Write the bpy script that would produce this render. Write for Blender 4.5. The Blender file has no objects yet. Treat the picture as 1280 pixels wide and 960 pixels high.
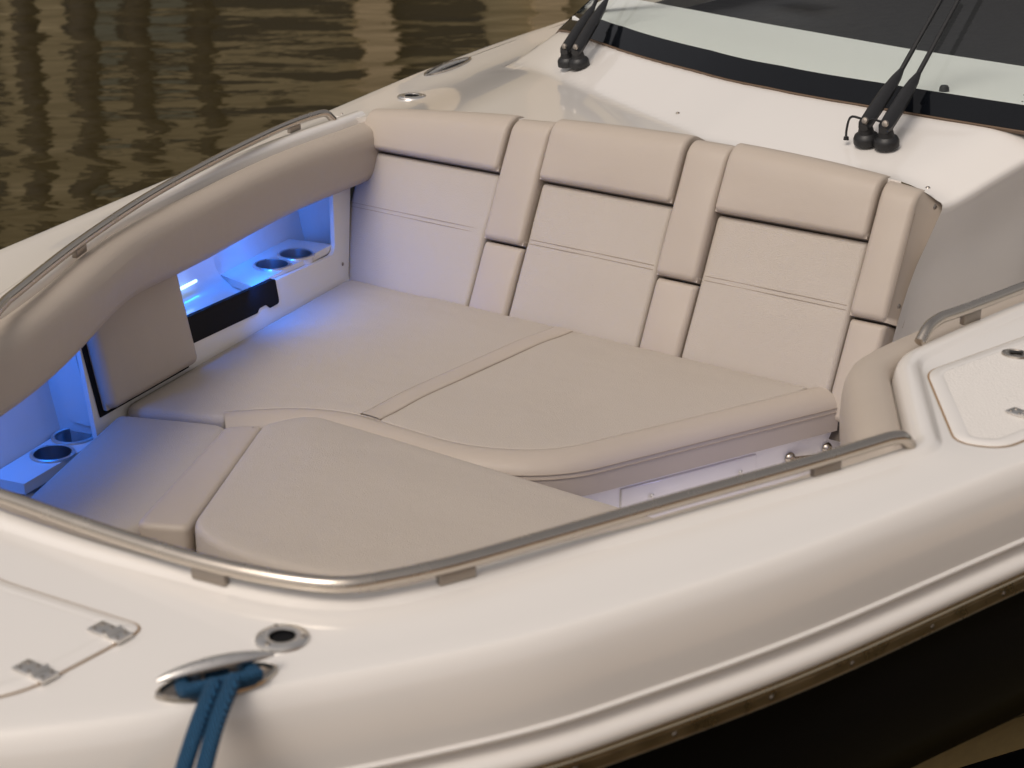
import bpy, bmesh, math, random
from mathutils import Vector, Matrix
import mathutils.noise as mnoise
from mathutils.geometry import delaunay_2d_cdt as cdt
random.seed(7)
R = math.radians
scene = bpy.context.scene
COL = scene.collection

# ------------------------------------------------------------------ camera
FPX, PITCH, YAW = 2172.0, R(20.9), R(36.9)
CAM = Vector((1.95, 0.0, 1.45))            # origin: boat centreline, seat cushion height
_right = Vector((math.cos(YAW), math.sin(YAW), 0))
_fh = Vector((-math.sin(YAW), math.cos(YAW), 0))
_up = Vector((0, 0, 1))
_fw = _fh*math.cos(PITCH) - _up*math.sin(PITCH)
_cu = _fh*math.sin(PITCH) + _up*math.cos(PITCH)
def ray(px, py): return _fw + _right*((px-640)/FPX) - _cu*((py-480)/FPX)
def at(px, py, z):
    d = ray(px, py); t = (z-CAM.z)/d.z
    return CAM + d*t
def on_plane(px, py, p0, n):
    d = ray(px, py); t = (Vector(p0)-CAM).dot(n)/d.dot(n)
    return CAM + d*t
def atxy(px, py, z):
    p = at(px, py, z); return (p.x, p.y)

cam = bpy.data.cameras.new('camera'); cam_o = bpy.data.objects.new('camera', cam); COL.objects.link(cam_o)
cam_o.location = CAM; cam_o.rotation_euler = (math.pi/2-PITCH, 0, YAW)
cam.sensor_width = 36; cam.lens = FPX/1280*36; cam.clip_end = 3000; cam.clip_start = .05
cam.dof.use_dof = True; cam.dof.focus_distance = 4.2; cam.dof.aperture_fstop = 5.8
scene.camera = cam_o

# ------------------------------------------------------------------ materials
def new_mat(name, color, rough=.4, metal=0., spec=.5, coat=0., coat_rough=.05):
    m = bpy.data.materials.new(name); m.use_nodes = True
    b = m.node_tree.nodes['Principled BSDF']
    b.inputs['Base Color'].default_value = (*color, 1); b.inputs['Roughness'].default_value = rough
    b.inputs['Metallic'].default_value = metal; b.inputs['Specular IOR Level'].default_value = spec
    b.inputs['Coat Weight'].default_value = coat; b.inputs['Coat Roughness'].default_value = coat_rough
    return m, m.node_tree.nodes, m.node_tree.links, b
def noise_rough(m, lo, hi, scale):
    N, L, b = m.node_tree.nodes, m.node_tree.links, m.node_tree.nodes['Principled BSDF']
    tc = N.new('ShaderNodeTexCoord'); n = N.new('ShaderNodeTexNoise'); n.inputs['Scale'].default_value = scale
    n.inputs['Detail'].default_value = 5
    mr = N.new('ShaderNodeMapRange'); mr.inputs['From Min'].default_value = .3; mr.inputs['From Max'].default_value = .7
    mr.inputs['To Min'].default_value = lo; mr.inputs['To Max'].default_value = hi
    L.new(tc.outputs['Object'], n.inputs['Vector']); L.new(n.outputs['Fac'], mr.inputs['Value']); L.new(mr.outputs[0], b.inputs['Roughness'])
def add_bumps(m, layers):
    N, L, b = m.node_tree.nodes, m.node_tree.links, m.node_tree.nodes['Principled BSDF']
    tc = N.new('ShaderNodeTexCoord'); prev = None
    for kind, scale, dist in layers:
        if kind == 'voronoi':
            t = N.new('ShaderNodeTexVoronoi'); out = t.outputs['Distance']
        else:
            t = N.new('ShaderNodeTexNoise'); t.inputs['Detail'].default_value = 4; out = t.outputs['Fac']
        t.inputs['Scale'].default_value = scale
        L.new(tc.outputs['Object'], t.inputs['Vector'])
        bp = N.new('ShaderNodeBump'); bp.inputs['Strength'].default_value = 1; bp.inputs['Distance'].default_value = dist
        L.new(out, bp.inputs['Height'])
        if prev: L.new(prev.outputs[0], bp.inputs['Normal'])
        prev = bp
    L.new(prev.outputs[0], b.inputs['Normal'])
def color_var(m, c1, c2, scale):
    N, L, b = m.node_tree.nodes, m.node_tree.links, m.node_tree.nodes['Principled BSDF']
    tc = N.new('ShaderNodeTexCoord'); n = N.new('ShaderNodeTexNoise'); n.inputs['Scale'].default_value = scale; n.inputs['Detail'].default_value = 6
    mx = N.new('ShaderNodeMix'); mx.data_type = 'RGBA'
    mx.inputs['A'].default_value = (*c1, 1); mx.inputs['B'].default_value = (*c2, 1)
    L.new(tc.outputs['Object'], n.inputs['Vector']); L.new(n.outputs['Fac'], mx.inputs['Factor']); L.new(mx.outputs['Result'], b.inputs['Base Color'])

GEL, *_ = new_mat('gelcoat', (.80, .765, .72), .28, coat=1.0, coat_rough=.03)
add_bumps(GEL, [('noise', 2.2, .0007)])
color_var(GEL, (.81, .772, .732), (.785, .75, .708), 1.2)
NONSKID, *_ = new_mat('nonskid_gelcoat', (.76, .725, .685), .5); add_bumps(NONSKID, [('voronoi', 260, .0008)])
VINYL, *_ = new_mat('smooth_vinyl', (.49, .415, .345), .42, spec=.4)
add_bumps(VINYL, [('noise', 4, .006), ('voronoi', 700, .00025)]); color_var(VINYL, (.472, .405, .341), (.445, .381, .32), 5)
VTOP, *_ = new_mat('textured_vinyl', (.56, .49, .41), .55, spec=.35)
add_bumps(VTOP, [('noise', 3.2, .008), ('voronoi', 420, .0006)]); color_var(VTOP, (.472, .416, .358), (.446, .392, .336), 4)
THREAD, *_ = new_mat('stitch_thread', (.34, .28, .225), .7)
SEAMD, *_ = new_mat('dark_carcass', (.10, .08, .06), .7)  # dark brown of the carcass behind the backrest pads
STEEL, *_ = new_mat('polished_steel', (.56, .505, .44), .16, metal=1); noise_rough(STEEL, .16, .3, 30)
STEELB, *_ = new_mat('brushed_steel', (.78, .75, .71), .32, metal=1); noise_rough(STEELB, .25, .4, 60)
BRACK, *_ = new_mat('bracket_steel', (.34, .30, .26), .35, metal=1)
RUBMETAL, *_ = new_mat('rub_strip_metal', (.62, .52, .36), .3, metal=1); noise_rough(RUBMETAL, .22, .4, 20)  # stainless strip; its brown reflection is put into the base colour
HULLB, *_ = new_mat('black_hull_gelcoat', (.003, .003, .0035), .12, spec=.25)
BOOT, *_ = new_mat('bronze_boot_stripe', (.45, .32, .14), .6, spec=.1); color_var(BOOT, (.50, .36, .16), (.36, .26, .12), 30)
BLACKP, *_ = new_mat('black_plastic', (.012, .012, .013), .45); noise_rough(BLACKP, .38, .55, 40)
BLACKR, *_ = new_mat('black_recess', (.005, .005, .006), .6, spec=.15)
GAP, *_ = new_mat('hatch_groove_shade', (.30, .19, .10), .7)
FRIT, *_ = new_mat('black_glass_frit', (.004, .005, .007), .08, spec=.32)
DASH, *_ = new_mat('pale_dash_panel', (.86, .86, .84), .55); add_bumps(DASH, [('noise', 120, .0004)])
DARKIN, *_ = new_mat('dark_cabin_trim', (.018, .018, .020), .6); add_bumps(DARKIN, [('noise', 14, .01)])
DARKUP, *_ = new_mat('dark_upholstery', (.035, .036, .040), .7); add_bumps(DARKUP, [('noise', 6, .02)])
SEAL, *_ = new_mat('brown_sealant', (.14, .09, .055), .6)
ROPE, N_, L_, B_ = new_mat('blue_rope', (.006, .045, .12), .75)
tc = N_.new('ShaderNodeTexCoord'); wv = N_.new('ShaderNodeTexWave'); wv.wave_type = 'BANDS'; wv.bands_direction = 'DIAGONAL'
wv.inputs['Scale'].default_value = 130; wv.inputs['Distortion'].default_value = 1.5
L_.new(tc.outputs['Object'], wv.inputs['Vector'])
cr = N_.new('ShaderNodeMix'); cr.data_type = 'RGBA'; cr.inputs['A'].default_value = (.004, .050, .12, 1); cr.inputs['B'].default_value = (.012, .115, .25, 1)
L_.new(wv.outputs['Fac'], cr.inputs['Factor']); L_.new(cr.outputs['Result'], B_.inputs['Base Color'])
bp = N_.new('ShaderNodeBump'); bp.inputs['Distance'].default_value = .003; L_.new(wv.outputs['Fac'], bp.inputs['Height']); L_.new(bp.outputs[0], B_.inputs['Normal'])

GLASS = bpy.data.materials.new('tinted_glass'); GLASS.use_nodes = True
N_, L_ = GLASS.node_tree.nodes, GLASS.node_tree.links
for n in list(N_):
    if n.type != 'OUTPUT_MATERIAL': N_.remove(n)
tr = N_.new('ShaderNodeBsdfTransparent'); tr.inputs[0].default_value = (.90, .94, .925, 1)
gl = N_.new('ShaderNodeBsdfGlossy'); gl.inputs['Roughness'].default_value = .015
fr = N_.new('ShaderNodeFresnel'); fr.inputs['IOR'].default_value = 1.5
mx = N_.new('ShaderNodeMixShader'); L_.new(fr.outputs[0], mx.inputs[0]); L_.new(tr.outputs[0], mx.inputs[1]); L_.new(gl.outputs[0], mx.inputs[2])
L_.new(mx.outputs[0], N_['Material Output'].inputs[0])

LED = bpy.data.materials.new('blue_led'); LED.use_nodes = True
b = LED.node_tree.nodes['Principled BSDF']; b.inputs['Emission Color'].default_value = (.5, .78, 1, 1); b.inputs['Emission Strength'].default_value = 2.2

# ------------------------------------------------------------------ object helpers
ORIG = {}
def finish(bm, name, mat, parent=None, smooth=True, sharp=35, label=None):
    bmesh.ops.remove_doubles(bm, verts=bm.verts, dist=1e-5)
    bmesh.ops.recalc_face_normals(bm, faces=bm.faces)
    me = bpy.data.meshes.new(name)
    vs = [v.co for v in bm.verts]
    c = Vector([(min(v[i] for v in vs)+max(v[i] for v in vs))/2 for i in range(3)])
    for v in bm.verts: v.co -= c
    if smooth:
        for f in bm.faces: f.smooth = True
        for e in bm.edges:
            if len(e.link_faces) == 2 and e.calc_face_angle(0) > R(sharp): e.smooth = False
    bm.to_mesh(me); bm.free()
    mats = mat if isinstance(mat, (list, tuple)) else [mat]
    for m in mats: me.materials.append(m)
    o = bpy.data.objects.new(name, me); COL.objects.link(o)
    ORIG[o.name] = c.copy()
    if parent is not None:
        o.parent = parent; o.location = c - ORIG[parent.name]
    else: o.location = c
    if label: o['label'] = label
    return o
def empty(name, loc, label=None, cat=None, group=None, parent=None):
    o = bpy.data.objects.new(name, None); COL.objects.link(o); o.empty_display_size = .2
    ORIG[o.name] = Vector(loc)
    if parent is not None: o.parent = parent; o.location = Vector(loc)-ORIG[parent.name]
    else: o.location = loc
    if label: o['label'] = label
    if cat: o['category'] = cat
    if group: o['group'] = group
    return o
def tag(o, label, cat=None, group=None, kind=None):
    o['label'] = label
    if cat: o['category'] = cat
    if group: o['group'] = group
    if kind: o['kind'] = kind

def grid(bm, rows, closed_u=False, closed_v=False, mi=0):
    """rows: list of equal-length point lists -> quads"""
    V = [[bm.verts.new(p) for p in r] for r in rows]
    nu, nv = len(V), len(V[0])
    for i in range(nu if closed_u else nu-1):
        for j in range(nv if closed_v else nv-1):
            q = [V[i][j], V[(i+1) % nu][j], V[(i+1) % nu][(j+1) % nv], V[i][(j+1) % nv]]
            try: f = bm.faces.new(q); f.material_index = mi
            except ValueError: pass
    return V
def poly(bm, pts, mi=0):
    f = bm.faces.new([bm.verts.new(p) for p in pts]); f.material_index = mi; return f
def tube(bm, path, r, n=12, cap=True, sq=1.0):
    path = [Vector(p) for p in path]; rows = []
    prev = None
    for i, p in enumerate(path):
        t = (path[min(i+1, len(path)-1)] - path[max(i-1, 0)]).normalized()
        a = prev if prev is not None else (Vector((0, 0, 1)) if abs(t.z) < .9 else Vector((1, 0, 0)))
        u = (a - t*a.dot(t)).normalized(); w = t.cross(u); prev = u
        rr = r[i] if isinstance(r, (list, tuple)) else r
        rows.append([p + u*math.cos(2*math.pi*k/n)*rr*sq + w*math.sin(2*math.pi*k/n)*rr for k in range(n)])
    V = grid(bm, rows, closed_v=True)
    if cap:
        bm.faces.new(V[0]); bm.faces.new(V[-1])
def box(bm, lo, hi, M=None, bev=0, mi=0):
    r = bmesh.ops.create_cube(bm, size=1)
    vs = r['verts']
    for v in vs:
        v.co = Vector([lo[i] + (v.co[i]+.5)*(hi[i]-lo[i]) for i in range(3)])
    fs = list({f for v in vs for f in v.link_faces}); es = list({e for v in vs for e in v.link_edges})
    for f in fs: f.material_index = mi
    if bev:
        rb = bmesh.ops.bevel(bm, geom=es, offset=bev, segments=3, profile=.5, affect='EDGES')
        vs = list({v for f in rb['faces'] for v in f.verts} | {v for v in vs if v.is_valid})
    if M is not None:
        for v in vs: v.co = M @ v.co
    return vs
def frame(o, x, z):
    """matrix with origin o, x axis, z axis"""
    x = Vector(x).normalized(); z = Vector(z); z = (z - x*z.dot(x)).normalized(); y = z.cross(x)
    return Matrix(((x.x, y.x, z.x, o[0]), (x.y, y.y, z.y, o[1]), (x.z, y.z, z.z, o[2]), (0, 0, 0, 1)))
def lathe(bm, prof, M, n=28, mi=0, sx=1, sy=1):
    rows = [[M @ Vector((r*math.cos(2*math.pi*k/n)*sx, r*math.sin(2*math.pi*k/n)*sy, z)) for k in range(n)] for r, z in prof]
    V = grid(bm, rows, closed_v=True, mi=mi)
    return V

def catmull(pts, step=.03, closed=False):
    P = [Vector(p) for p in pts]; n = len(P); out = []
    for i in range(n if closed else n-1):
        p1, p2 = P[i], P[(i+1) % n]
        p0 = P[i-1] if (i > 0 or closed) else p1*2-p2
        p3 = P[(i+2) % n] if (i+2 < n or closed) else p2*2-p1
        k = max(2, int((p2-p1).length/step))
        for j in range(k):
            t = j/k
            out.append(.5*((2*p1) + (p2-p0)*t + (2*p0-5*p1+4*p2-p3)*t*t + (3*p1-p0-3*p2+p3)*t**3))
    if not closed: out.append(P[-1])
    return out
def fillet(pts, rad, closed=False, seg=6):
    P = [Vector(p) for p in pts]; n = len(P); out = []
    rad = rad if isinstance(rad, (list, tuple)) else [rad]*n
    for i in range(n):
        if not closed and i in (0, n-1): out.append(P[i]); continue
        a, b, c = P[i-1], P[i], P[(i+1) % n]
        u, v = (a-b), (c-b); r = min(rad[i], u.length*.48, v.length*.48)
        if r < 1e-4: out.append(b); continue
        p, q = b+u.normalized()*r, b+v.normalized()*r
        for k in range(seg+1):
            t = k/seg
            out.append(p*(1-t)**2 + b*2*t*(1-t) + q*t*t)
    return out
def resample(pts, step, closed=False):
    P = [Vector(p) for p in pts]; out = []
    n = len(P)
    for i in range(n if closed else n-1):
        a, b = P[i], P[(i+1) % n]; k = max(1, math.ceil((b-a).length/step))
        for j in range(k): out.append(a.lerp(b, j/k))
    if not closed: out.append(P[-1])
    return out
def v2(pts): return [Vector((p[0], p[1])) for p in pts]
def normals2(P, closed=False):
    """left-hand normals of a plan path"""
    out = []; n = len(P)
    for i in range(n):
        a = P[i-1] if (i > 0 or closed) else P[i]; b = P[(i+1) % n] if (i < n-1 or closed) else P[i]
        t = (b-a); t = t.normalized() if t.length > 1e-9 else Vector((1, 0)); out.append(Vector((-t.y, t.x)))
    return out
def sweep(bm, P, prof, side=1, zoff=None, mi=0):
    """P plan path; prof list (offset, z); positive offset to the left (side=1) or right (-1)"""
    Nn = normals2(P); rows = []
    for o, z in prof:
        rows.append([Vector((p.x+n.x*o*side, p.y+n.y*o*side, z + (zoff(p) if zoff else 0))) for p, n in zip(P, Nn)])
    return grid(bm, rows, mi=mi)
def fill_holes(loops, z):
    """planar area between loops, via a filled 2D curve -> bmesh"""
    cu = bpy.data.curves.new('tmp', 'CURVE'); cu.dimensions = '2D'; cu.fill_mode = 'BOTH'
    for lp in loops:
        sp = cu.splines.new('POLY'); sp.points.add(len(lp)-1); sp.use_cyclic_u = True
        for p, q in zip(sp.points, lp): p.co = (q[0], q[1], 0, 1)
    o = bpy.data.objects.new('tmp', cu); COL.objects.link(o)
    dg = bpy.context.evaluated_depsgraph_get(); dg.update()
    me = bpy.data.meshes.new_from_object(o.evaluated_get(dg))
    bm = bmesh.new(); bm.from_mesh(me)
    for v in bm.verts: v.co.z = z
    bpy.data.objects.remove(o); bpy.data.curves.remove(cu); bpy.data.meshes.remove(me)
    return bm
def extrude_all(bm, vec):
    fs = list(bm.faces)
    r = bmesh.ops.extrude_face_region(bm, geom=fs)
    for g in r['geom']:
        if isinstance(g, bmesh.types.BMVert): g.co += Vector(vec)
def interp(tab, x):
    if x <= tab[0][0]: return tab[0][1]
    for (a, fa), (b, fb) in zip(tab, tab[1:]):
        if x <= b: return fa + (fb-fa)*(x-a)/(b-a)
    return tab[-1][1]
def smst(t): t = max(0, min(1, t)); return t*t*(3-2*t)

# ------------------------------------------------------------------ the boat
WATER_Z = -1.0
boat = empty('motor_boat', (0, 2.5, WATER_Z), 'white and black motor boat with beige bow lounge and blue lit lockers', 'boat')

# plan curves ------------------------------------------------------
LIPN = [(.02, 1.362), (.20, 1.373), (.387, 1.403), (.471, 1.418), (.560, 1.447), (.617, 1.50), (.662, 1.60), (.719, 1.749), (.773, 1.865), (.832, 2.02), (.902, 2.194), (.940, 2.31)]
JOG = [(.958, 2.362), (.764, 2.70), (.775, 2.82), (.82, 3.154), (.90, 3.55), (1.05, 4.2), (1.2, 5.0)]
LIPF = [(-1.325, 3.67), (-1.309, 3.58), (-1.242, 3.194), (-1.125, 2.799), (-1.00, 2.46), (-.79, 2.07), (-.665, 1.80), (-.60, 1.56), (-.53, 1.45), (-.40, 1.405), (-.2, 1.373)]
lip_bow = catmull(v2(LIPF + LIPN), .025)
jog = resample(fillet(v2([LIPN[-1]] + JOG), [0, .035, .09, .1, .2, .3, .3, 0], seg=8), .03)
LIP = lip_bow + jog[1:]                              # far aft -> bow -> near aft ; cockpit lies to the LEFT of travel
OUTN = [(0, .66), (.2, .735), (.36, .85), (.495, .985), (.604, 1.115), (.681, 1.25), (.746, 1.351), (.834, 1.503), (.895, 1.648), (.993, 1.924), (1.097, 2.3), (1.26, 2.90), (1.47, 3.67), (1.64, 4.3), (1.80, 5.06), (1.93, 6.0), (2.0, 7.5)]
OUTF = [(-x, y) for x, y in reversed(OUTN[1:])]
OUT = catmull(v2(OUTF + OUTN), .03)                  # far aft -> bow -> near aft ; inboard = left of travel
DZ = .40

# deck: flat moulding + lip bead + rounded shoulder + topside + rub lip
LN, ON = normals2(LIP), normals2(OUT)
lip_o = [p - n*.046 for p, n in zip(LIP, LN)]
out_i = [p + n*.045 for p, n in zip(OUT, ON) if p.x > -5]
i0 = min(range(len(OUT)), key=lambda i: abs(OUT[i].y-3.68) + (0 if OUT[i].x < 0 else 9))
i1 = min(range(len(OUT)), key=lambda i: abs(OUT[i].y-5.0) + (0 if OUT[i].x > 0 else 9))
deck = fill_holes([lip_o + list(reversed(out_i[i0:i1+1]))], DZ)
sweep(deck, LIP, [(.012, .34), (.004, .385), (.001, .396), (-.004, .404), (-.012, .4085), (-.020, .4095), (-.030, .409), (-.036, .406), (-.041, .4015), (-.046, DZ)])
SIDE = [(.045, DZ), (.022, .3995), (.0145, .3988), (.011, .3982), (.0075, .3965), (.003, .392), (-.003, .3835), (-.009, .370), (-.0145, .350), (-.0185, .325), (-.021, .300), (-.022, .2895), (-.0255, .2875), (-.0265, .2855), (-.0255, .2835), (-.014, .281), (-.0105, .277), (-.0105, .269), (-.016, .2655), (-.026, .263), (-.034, .2585), (-.038, .252), (-.039, .244), (-.036, .238), (-.030, .235)]
sweep(deck, OUT, SIDE)
deck_o = finish(deck, 'deck', GEL, boat, sharp=40)

bm = bmesh.new()
sweep(bm, OUT, [(-.024, .2345), (-.036, .2335), (-.0378, .2315), (-.0378, .229), (-.0355, .228), (-.0355, .2265), (-.0378, .2255), (-.0378, .211), (-.0355, .210), (-.0355, .2085), (-.037, .2075), (-.034, .205), (-.020, .204)])
rub = finish(bm, 'rub_strip', RUBMETAL, boat)
acc = 0; last = None
for p, n in zip(OUT, ON):
    if p.x < .3 or p.y > 3.4: last = p; continue
    acc += (p-last).length; last = p
    if acc > .15:
        acc = 0; q = Vector((p.x+n.x*-.0372, p.y+n.y*-.0374, .218))
        bm = bmesh.new(); lathe(bm, [(.0001, .0022), (.003, .0018), (.0048, 0)], frame(q, (0, 0, 1), (-n.x, -n.y, 0)), 8)
        finish(bm, 'rivet', BRACK, rub)

# hull: flared, from rub strip to chine below the water
def wl(p):                                            # waterline point matching an outer point
    s = 1 if p.x >= 0 else -1
    y = 2.05 + (p.y-.66)*.74; x = max(0, (y-2.20))*.52
    x = min(x, 1.25 + .1*(x-1.25)) if x > 1.25 else x
    return Vector((s*x, y))
bm = bmesh.new(); rows = []
ts = [0, .08, .15, .2, .27, .35, .43, .5, .56, .62, .68, .7405, .79, .853, .90, .95, 1.0]
for t in ts:
    row = []
    for p, n in zip(OUT, ON):
        a = p - n*.020; w = wl(p); k = t**1.25 if t < 1 else 1
        f = smst((t-.10)/.77)
        q = a.lerp(w, f); z = .2145 + (-1.08-.2145)*t - .0085*(1-t)
        row.append(Vector((q.x, q.y, z)))
    rows.append(row)
grid(bm, rows)
for f in bm.faces:
    z = f.calc_center_median().z; f.material_index = 1 if -.892 < z < -.742 else 0
hull = finish(bm, 'hull', [HULLB, BOOT], boat, sharp=60)

# coaming bolster --------------------------------------------------
def bolster_prof(w):
    P = [(.008, .365), (.011, .382), (.020, .391), (.034, .3935), (.052, .392), (.068, .387), (.080, .377), (.088, .360), (.091, .335), (.0915, .30), (.089, .268), (.082, .250), (.068, .240), (.045, .236), (.010, .235), (-.02, .25)]
    return [(o, z) for o, z in P]
bm = bmesh.new()
keep = [p for p in LIP]
def bol_z(p, z):
    a = -.022*smst((p.x+.62)/.25)*smst((2.5-p.y)/.35)
    b = (.006*smst((2.85-p.y)/.5) + .026*math.exp(-((p.y-2.27)/.24)**2))*smst((-.55-p.x)/.15)
    return z + a + b*(1 if z < .34 else .35)
grid(bm, [[Vector((p.x+n.x*o, p.y+n.y*o, bol_z(p, z))) for p, n in zip(keep, LN)] for o, z in bolster_prof(1.0)])
bol = finish(bm, 'coaming_bolster', VINYL, boat, sharp=70)

# rails ------------------------------------------------------------
def rail(name, px, z, end0, end1, brackets, label):
    P = catmull([at(x, y, z) for x, y in px], .02)
    path = ([Vector(e) for e in end0] + P + [Vector(e) for e in end1])
    bm = bmesh.new(); tube(bm, fillet(path, .022), .0108, 14)
    r = finish(bm, name, STEEL, boat, label=label)
    for (x, y) in brackets:
        p = at(x, y, z); i = min(range(len(P)), key=lambda i: (P[i]-p).length)
        t = (P[min(i+1, len(P)-1)]-P[max(i-1, 0)]).normalized(); p = P[i]
        bm = bmesh.new(); box(bm, (-.027, -.006, -(z-.407)), (.027, .006, -.008), frame(p, t, (0, 0, 1)), .002)
        finish(bm, 'rail_bracket', BRACK, r)
    return r
NR = [(-160, 578), (-60, 606), (0, 620), (112, 659), (240, 699), (337, 721), (420, 731), (480, 724), (570, 704), (700, 667), (850, 624), (1000, 582), (1080, 558), (1112, 548)]
e = at(1137, 557, .41); e0 = at(1133, 547, .428)
FR0 = at(-200, 560, .432)
rail('grab_rail', NR, .432, [], [at(1129, 546, .430), e], [(-30, 612), (272, 707), (575, 703), (1040, 571)], 'long steel grab rail around the near side of the bow cockpit')
rail('grab_rail', [(-150, 560), (-60, 455), (0, 384), (22, 364), (94, 307), (180, 249), (262, 203), (337, 166), (375, 150), (400, 142)], .432, [], [at(408, 141, .431), at(417, 150, .408)], [(99, 303), (366, 153)], 'curved steel grab rail on the far gunwale')
rail('grab_rail', [(1176, 397), (1200, 389), (1240, 374), (1290, 355), (1400, 315)], .436, [at(1150, 428, .41), at(1160, 408, .432)], [], [(1212, 385), (1330, 340)], 'short steel grab rail beside the walkway')

# backrest ---------------------------------------------------------
RC = .46
NB = Vector((0, -1, RC)).normalized()
def bk(x, z, w=0): return Vector((x, 3.447+RC*z, z)) + NB*w
def ztop(x):
    k = .05 if x < -.2 else .09
    return .487 - k*(x+.2)**2
def pad(name, x0, x1, z0, z1, W, r, mat, parent, rt=None, depth=.11, label=None, base=bk, flare=0):
    """upholstered pad; z0, z1 may be functions of x"""
    f0 = z0 if callable(z0) else (lambda x: z0); f1 = z1 if callable(z1) else (lambda x: z1)
    rt = rt or r
    def ticks(L, ra, rb):
        a = [ra*(1-math.cos(i/6*math.pi/2)) for i in range(7)]; b_ = [L-rb*(1-math.cos(i/6*math.pi/2)) for i in range(7)]
        m = max(2, int((L-ra-rb)/.022)); mid = [ra + (L-ra-rb)*i/m for i in range(1, m)]
        return a + mid + b_[::-1]
    xs = ticks(x1-x0, r, r); rows = []
    zr = ticks(1.0*(f1((x0+x1)/2)-f0((x0+x1)/2)), r, rt); Lz = f1((x0+x1)/2)-f0((x0+x1)/2)
    for zt in zr:
        row = []
        for xt in xs:
            x = x0+xt; z = f0(x) + (f1(x)-f0(x))*zt/Lz
            a = max(0, (r-xt)/r, (xt-(x1-x0-r))/r)
            b_ = max(0, (r-zt)/r, (zt-(Lz-rt))/rt)
            q = min(1, math.sqrt(a*a+b_*b_))
            crown = .006*math.sin(math.pi*xt/(x1-x0))*math.sin(math.pi*zt/Lz)
            w = W - min(r, W+.02)*(1-math.sqrt(max(0, 1-q*q))) + crown
            if b_ > 0 and zt > Lz-rt: w = W - rt*(1-math.sqrt(max(0, 1-b_*b_))) - min(r, .02)*(1-math.sqrt(max(0, 1-min(1, a)**2))) + crown
            ed = min(xt, x1-x0-xt, zt, Lz-zt)
            w += .0016*mnoise.noise(Vector((x*11, z*9, W*50))) + .0014*mnoise.noise(Vector((x*55, z*55, 2.7)))*math.exp(-abs(ed-.015)/.02)
            row.append(base(x, z, w))
        rows.append(row)
    bm = bmesh.new()
    V = grid(bm, rows)
    ring = V[0] + [r_[-1] for r_ in V[1:]] + V[-1][-2::-1] + [r_[0] for r_ in V[-2:0:-1]]
    nb = [bm.verts.new(v.co - (NB if base is bk else WN)*depth + Vector(((flare + .026*smst((v.co.z-.26)/.14)*(flare > 0)) if v.co.x > x1-.012 else 0, 0, 0))) for v in ring]
    for i in range(len(ring)):
        j = (i+1) % len(ring); bm.faces.new((ring[i], ring[j], nb[j], nb[i]))
    return finish(bm, name, mat, parent, sharp=75, label=label)
def seam(name, pts, r, mat, parent):
    bm = bmesh.new(); tube(bm, pts, r, 6); return finish(bm, name, mat, parent)

back = empty('backrest', (0, 3.45, 0), parent=boat)
bm = bmesh.new()                                      # hidden dark carcass behind the pads
box(bm, (-1.30, 0, -.1), (.375, .05, .43))
for v in bm.verts: v.co = bk(v.co.x, v.co.z, -.035-v.co.y)
finish(bm, 'backrest_frame', SEAMD, back)
XS = [(-1.275, -.787), (-.652, -.247), (-.122, .282)]
PX = [(-.783, -.656), (-.243, -.126), (.286, .378)]
for (a, b_) in XS:
    p = pad('back_panel', a, b_, -.06, .322, .0, .014, VTOP, back, depth=.05)
    for dz in (0, .010):
        seam('stitching', [bk(a+.012+(b_-a-.024)*i/12, .172+dz, 0.0002 + .006*math.sin(math.pi*i/12)) for i in range(13)], .0010, THREAD, p)
    pad('headrest', a, b_, .326, lambda x: ztop(x)+.004, .026, .013, VINYL, back, rt=.05, depth=.14)
for i, (a, b_) in enumerate(PX):
    p = pad('divider_bolster', a, b_, .163, lambda x: ztop(x)-.004, .018, .014, VINYL, back, rt=.045, depth=.14 if i < 2 else .052, flare=0 if i < 2 else .020)
    pad('divider_pad', a, b_, -.06, .158, .004, .014, VINYL, back, depth=.13 if i < 2 else .045, flare=0 if i < 2 else .010)
    if i == 2:
        for k in (.0, ):
            seam('stitching', [bk(b_-.0005, .175+(ztop(b_)-.06-.175)*j/10, .006) for j in range(11)], .0012, THREAD, p)
# cushions (they lift out) ------------------------------------------
def cushion(bm, outline, ztop_, thick, rf, crown=.006):
    P = outline; Nn = normals2(P, True)
    area = sum(P[i-1].x*P[i].y-P[i].x*P[i-1].y for i in range(len(P)))
    s = 1 if area > 0 else -1
    prof = [('z', 0, -thick)]
    rows = []
    def row(fi, fz): return [Vector((p.x+n.x*s*fi(rf(p)), p.y+n.y*s*fi(rf(p)), ztop_+fz(rf(p)))) for p, n in zip(P, Nn)]
    rows.append(row(lambda r: .004, lambda r: -thick))
    rows.append(row(lambda r: 0, lambda r: -thick*.5-r*.5))
    for k in range(8):
        a = k/7*math.pi/2
        rows.append(row(lambda r: r*(1-math.cos(a)) , lambda r: -r*(1-math.sin(a))))
    rows.append(row(lambda r: r+.004, lambda r: crown*.15))
    V = grid(bm, rows, closed_v=True)
    bm.faces.new(V[0])
    top_fill(bm, V[-1], ztop_+crown*.15, crown)
def inside(P, q):
    c = False
    for a, b_ in zip(P, P[1:]+P[:1]):
        if (a.y > q.y) != (b_.y > q.y) and q.x < (b_.x-a.x)*(q.y-a.y)/(b_.y-a.y)+a.x: c = not c
    return c
def edge_dist(P, q):
    best = 9
    for a, b_ in zip(P, P[1:]+P[:1]):
        d = b_-a; t = max(0, min(1, (q-a).dot(d)/max(1e-9, d.dot(d)))); best = min(best, (q-(a+d*t)).length)
    return best
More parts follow.
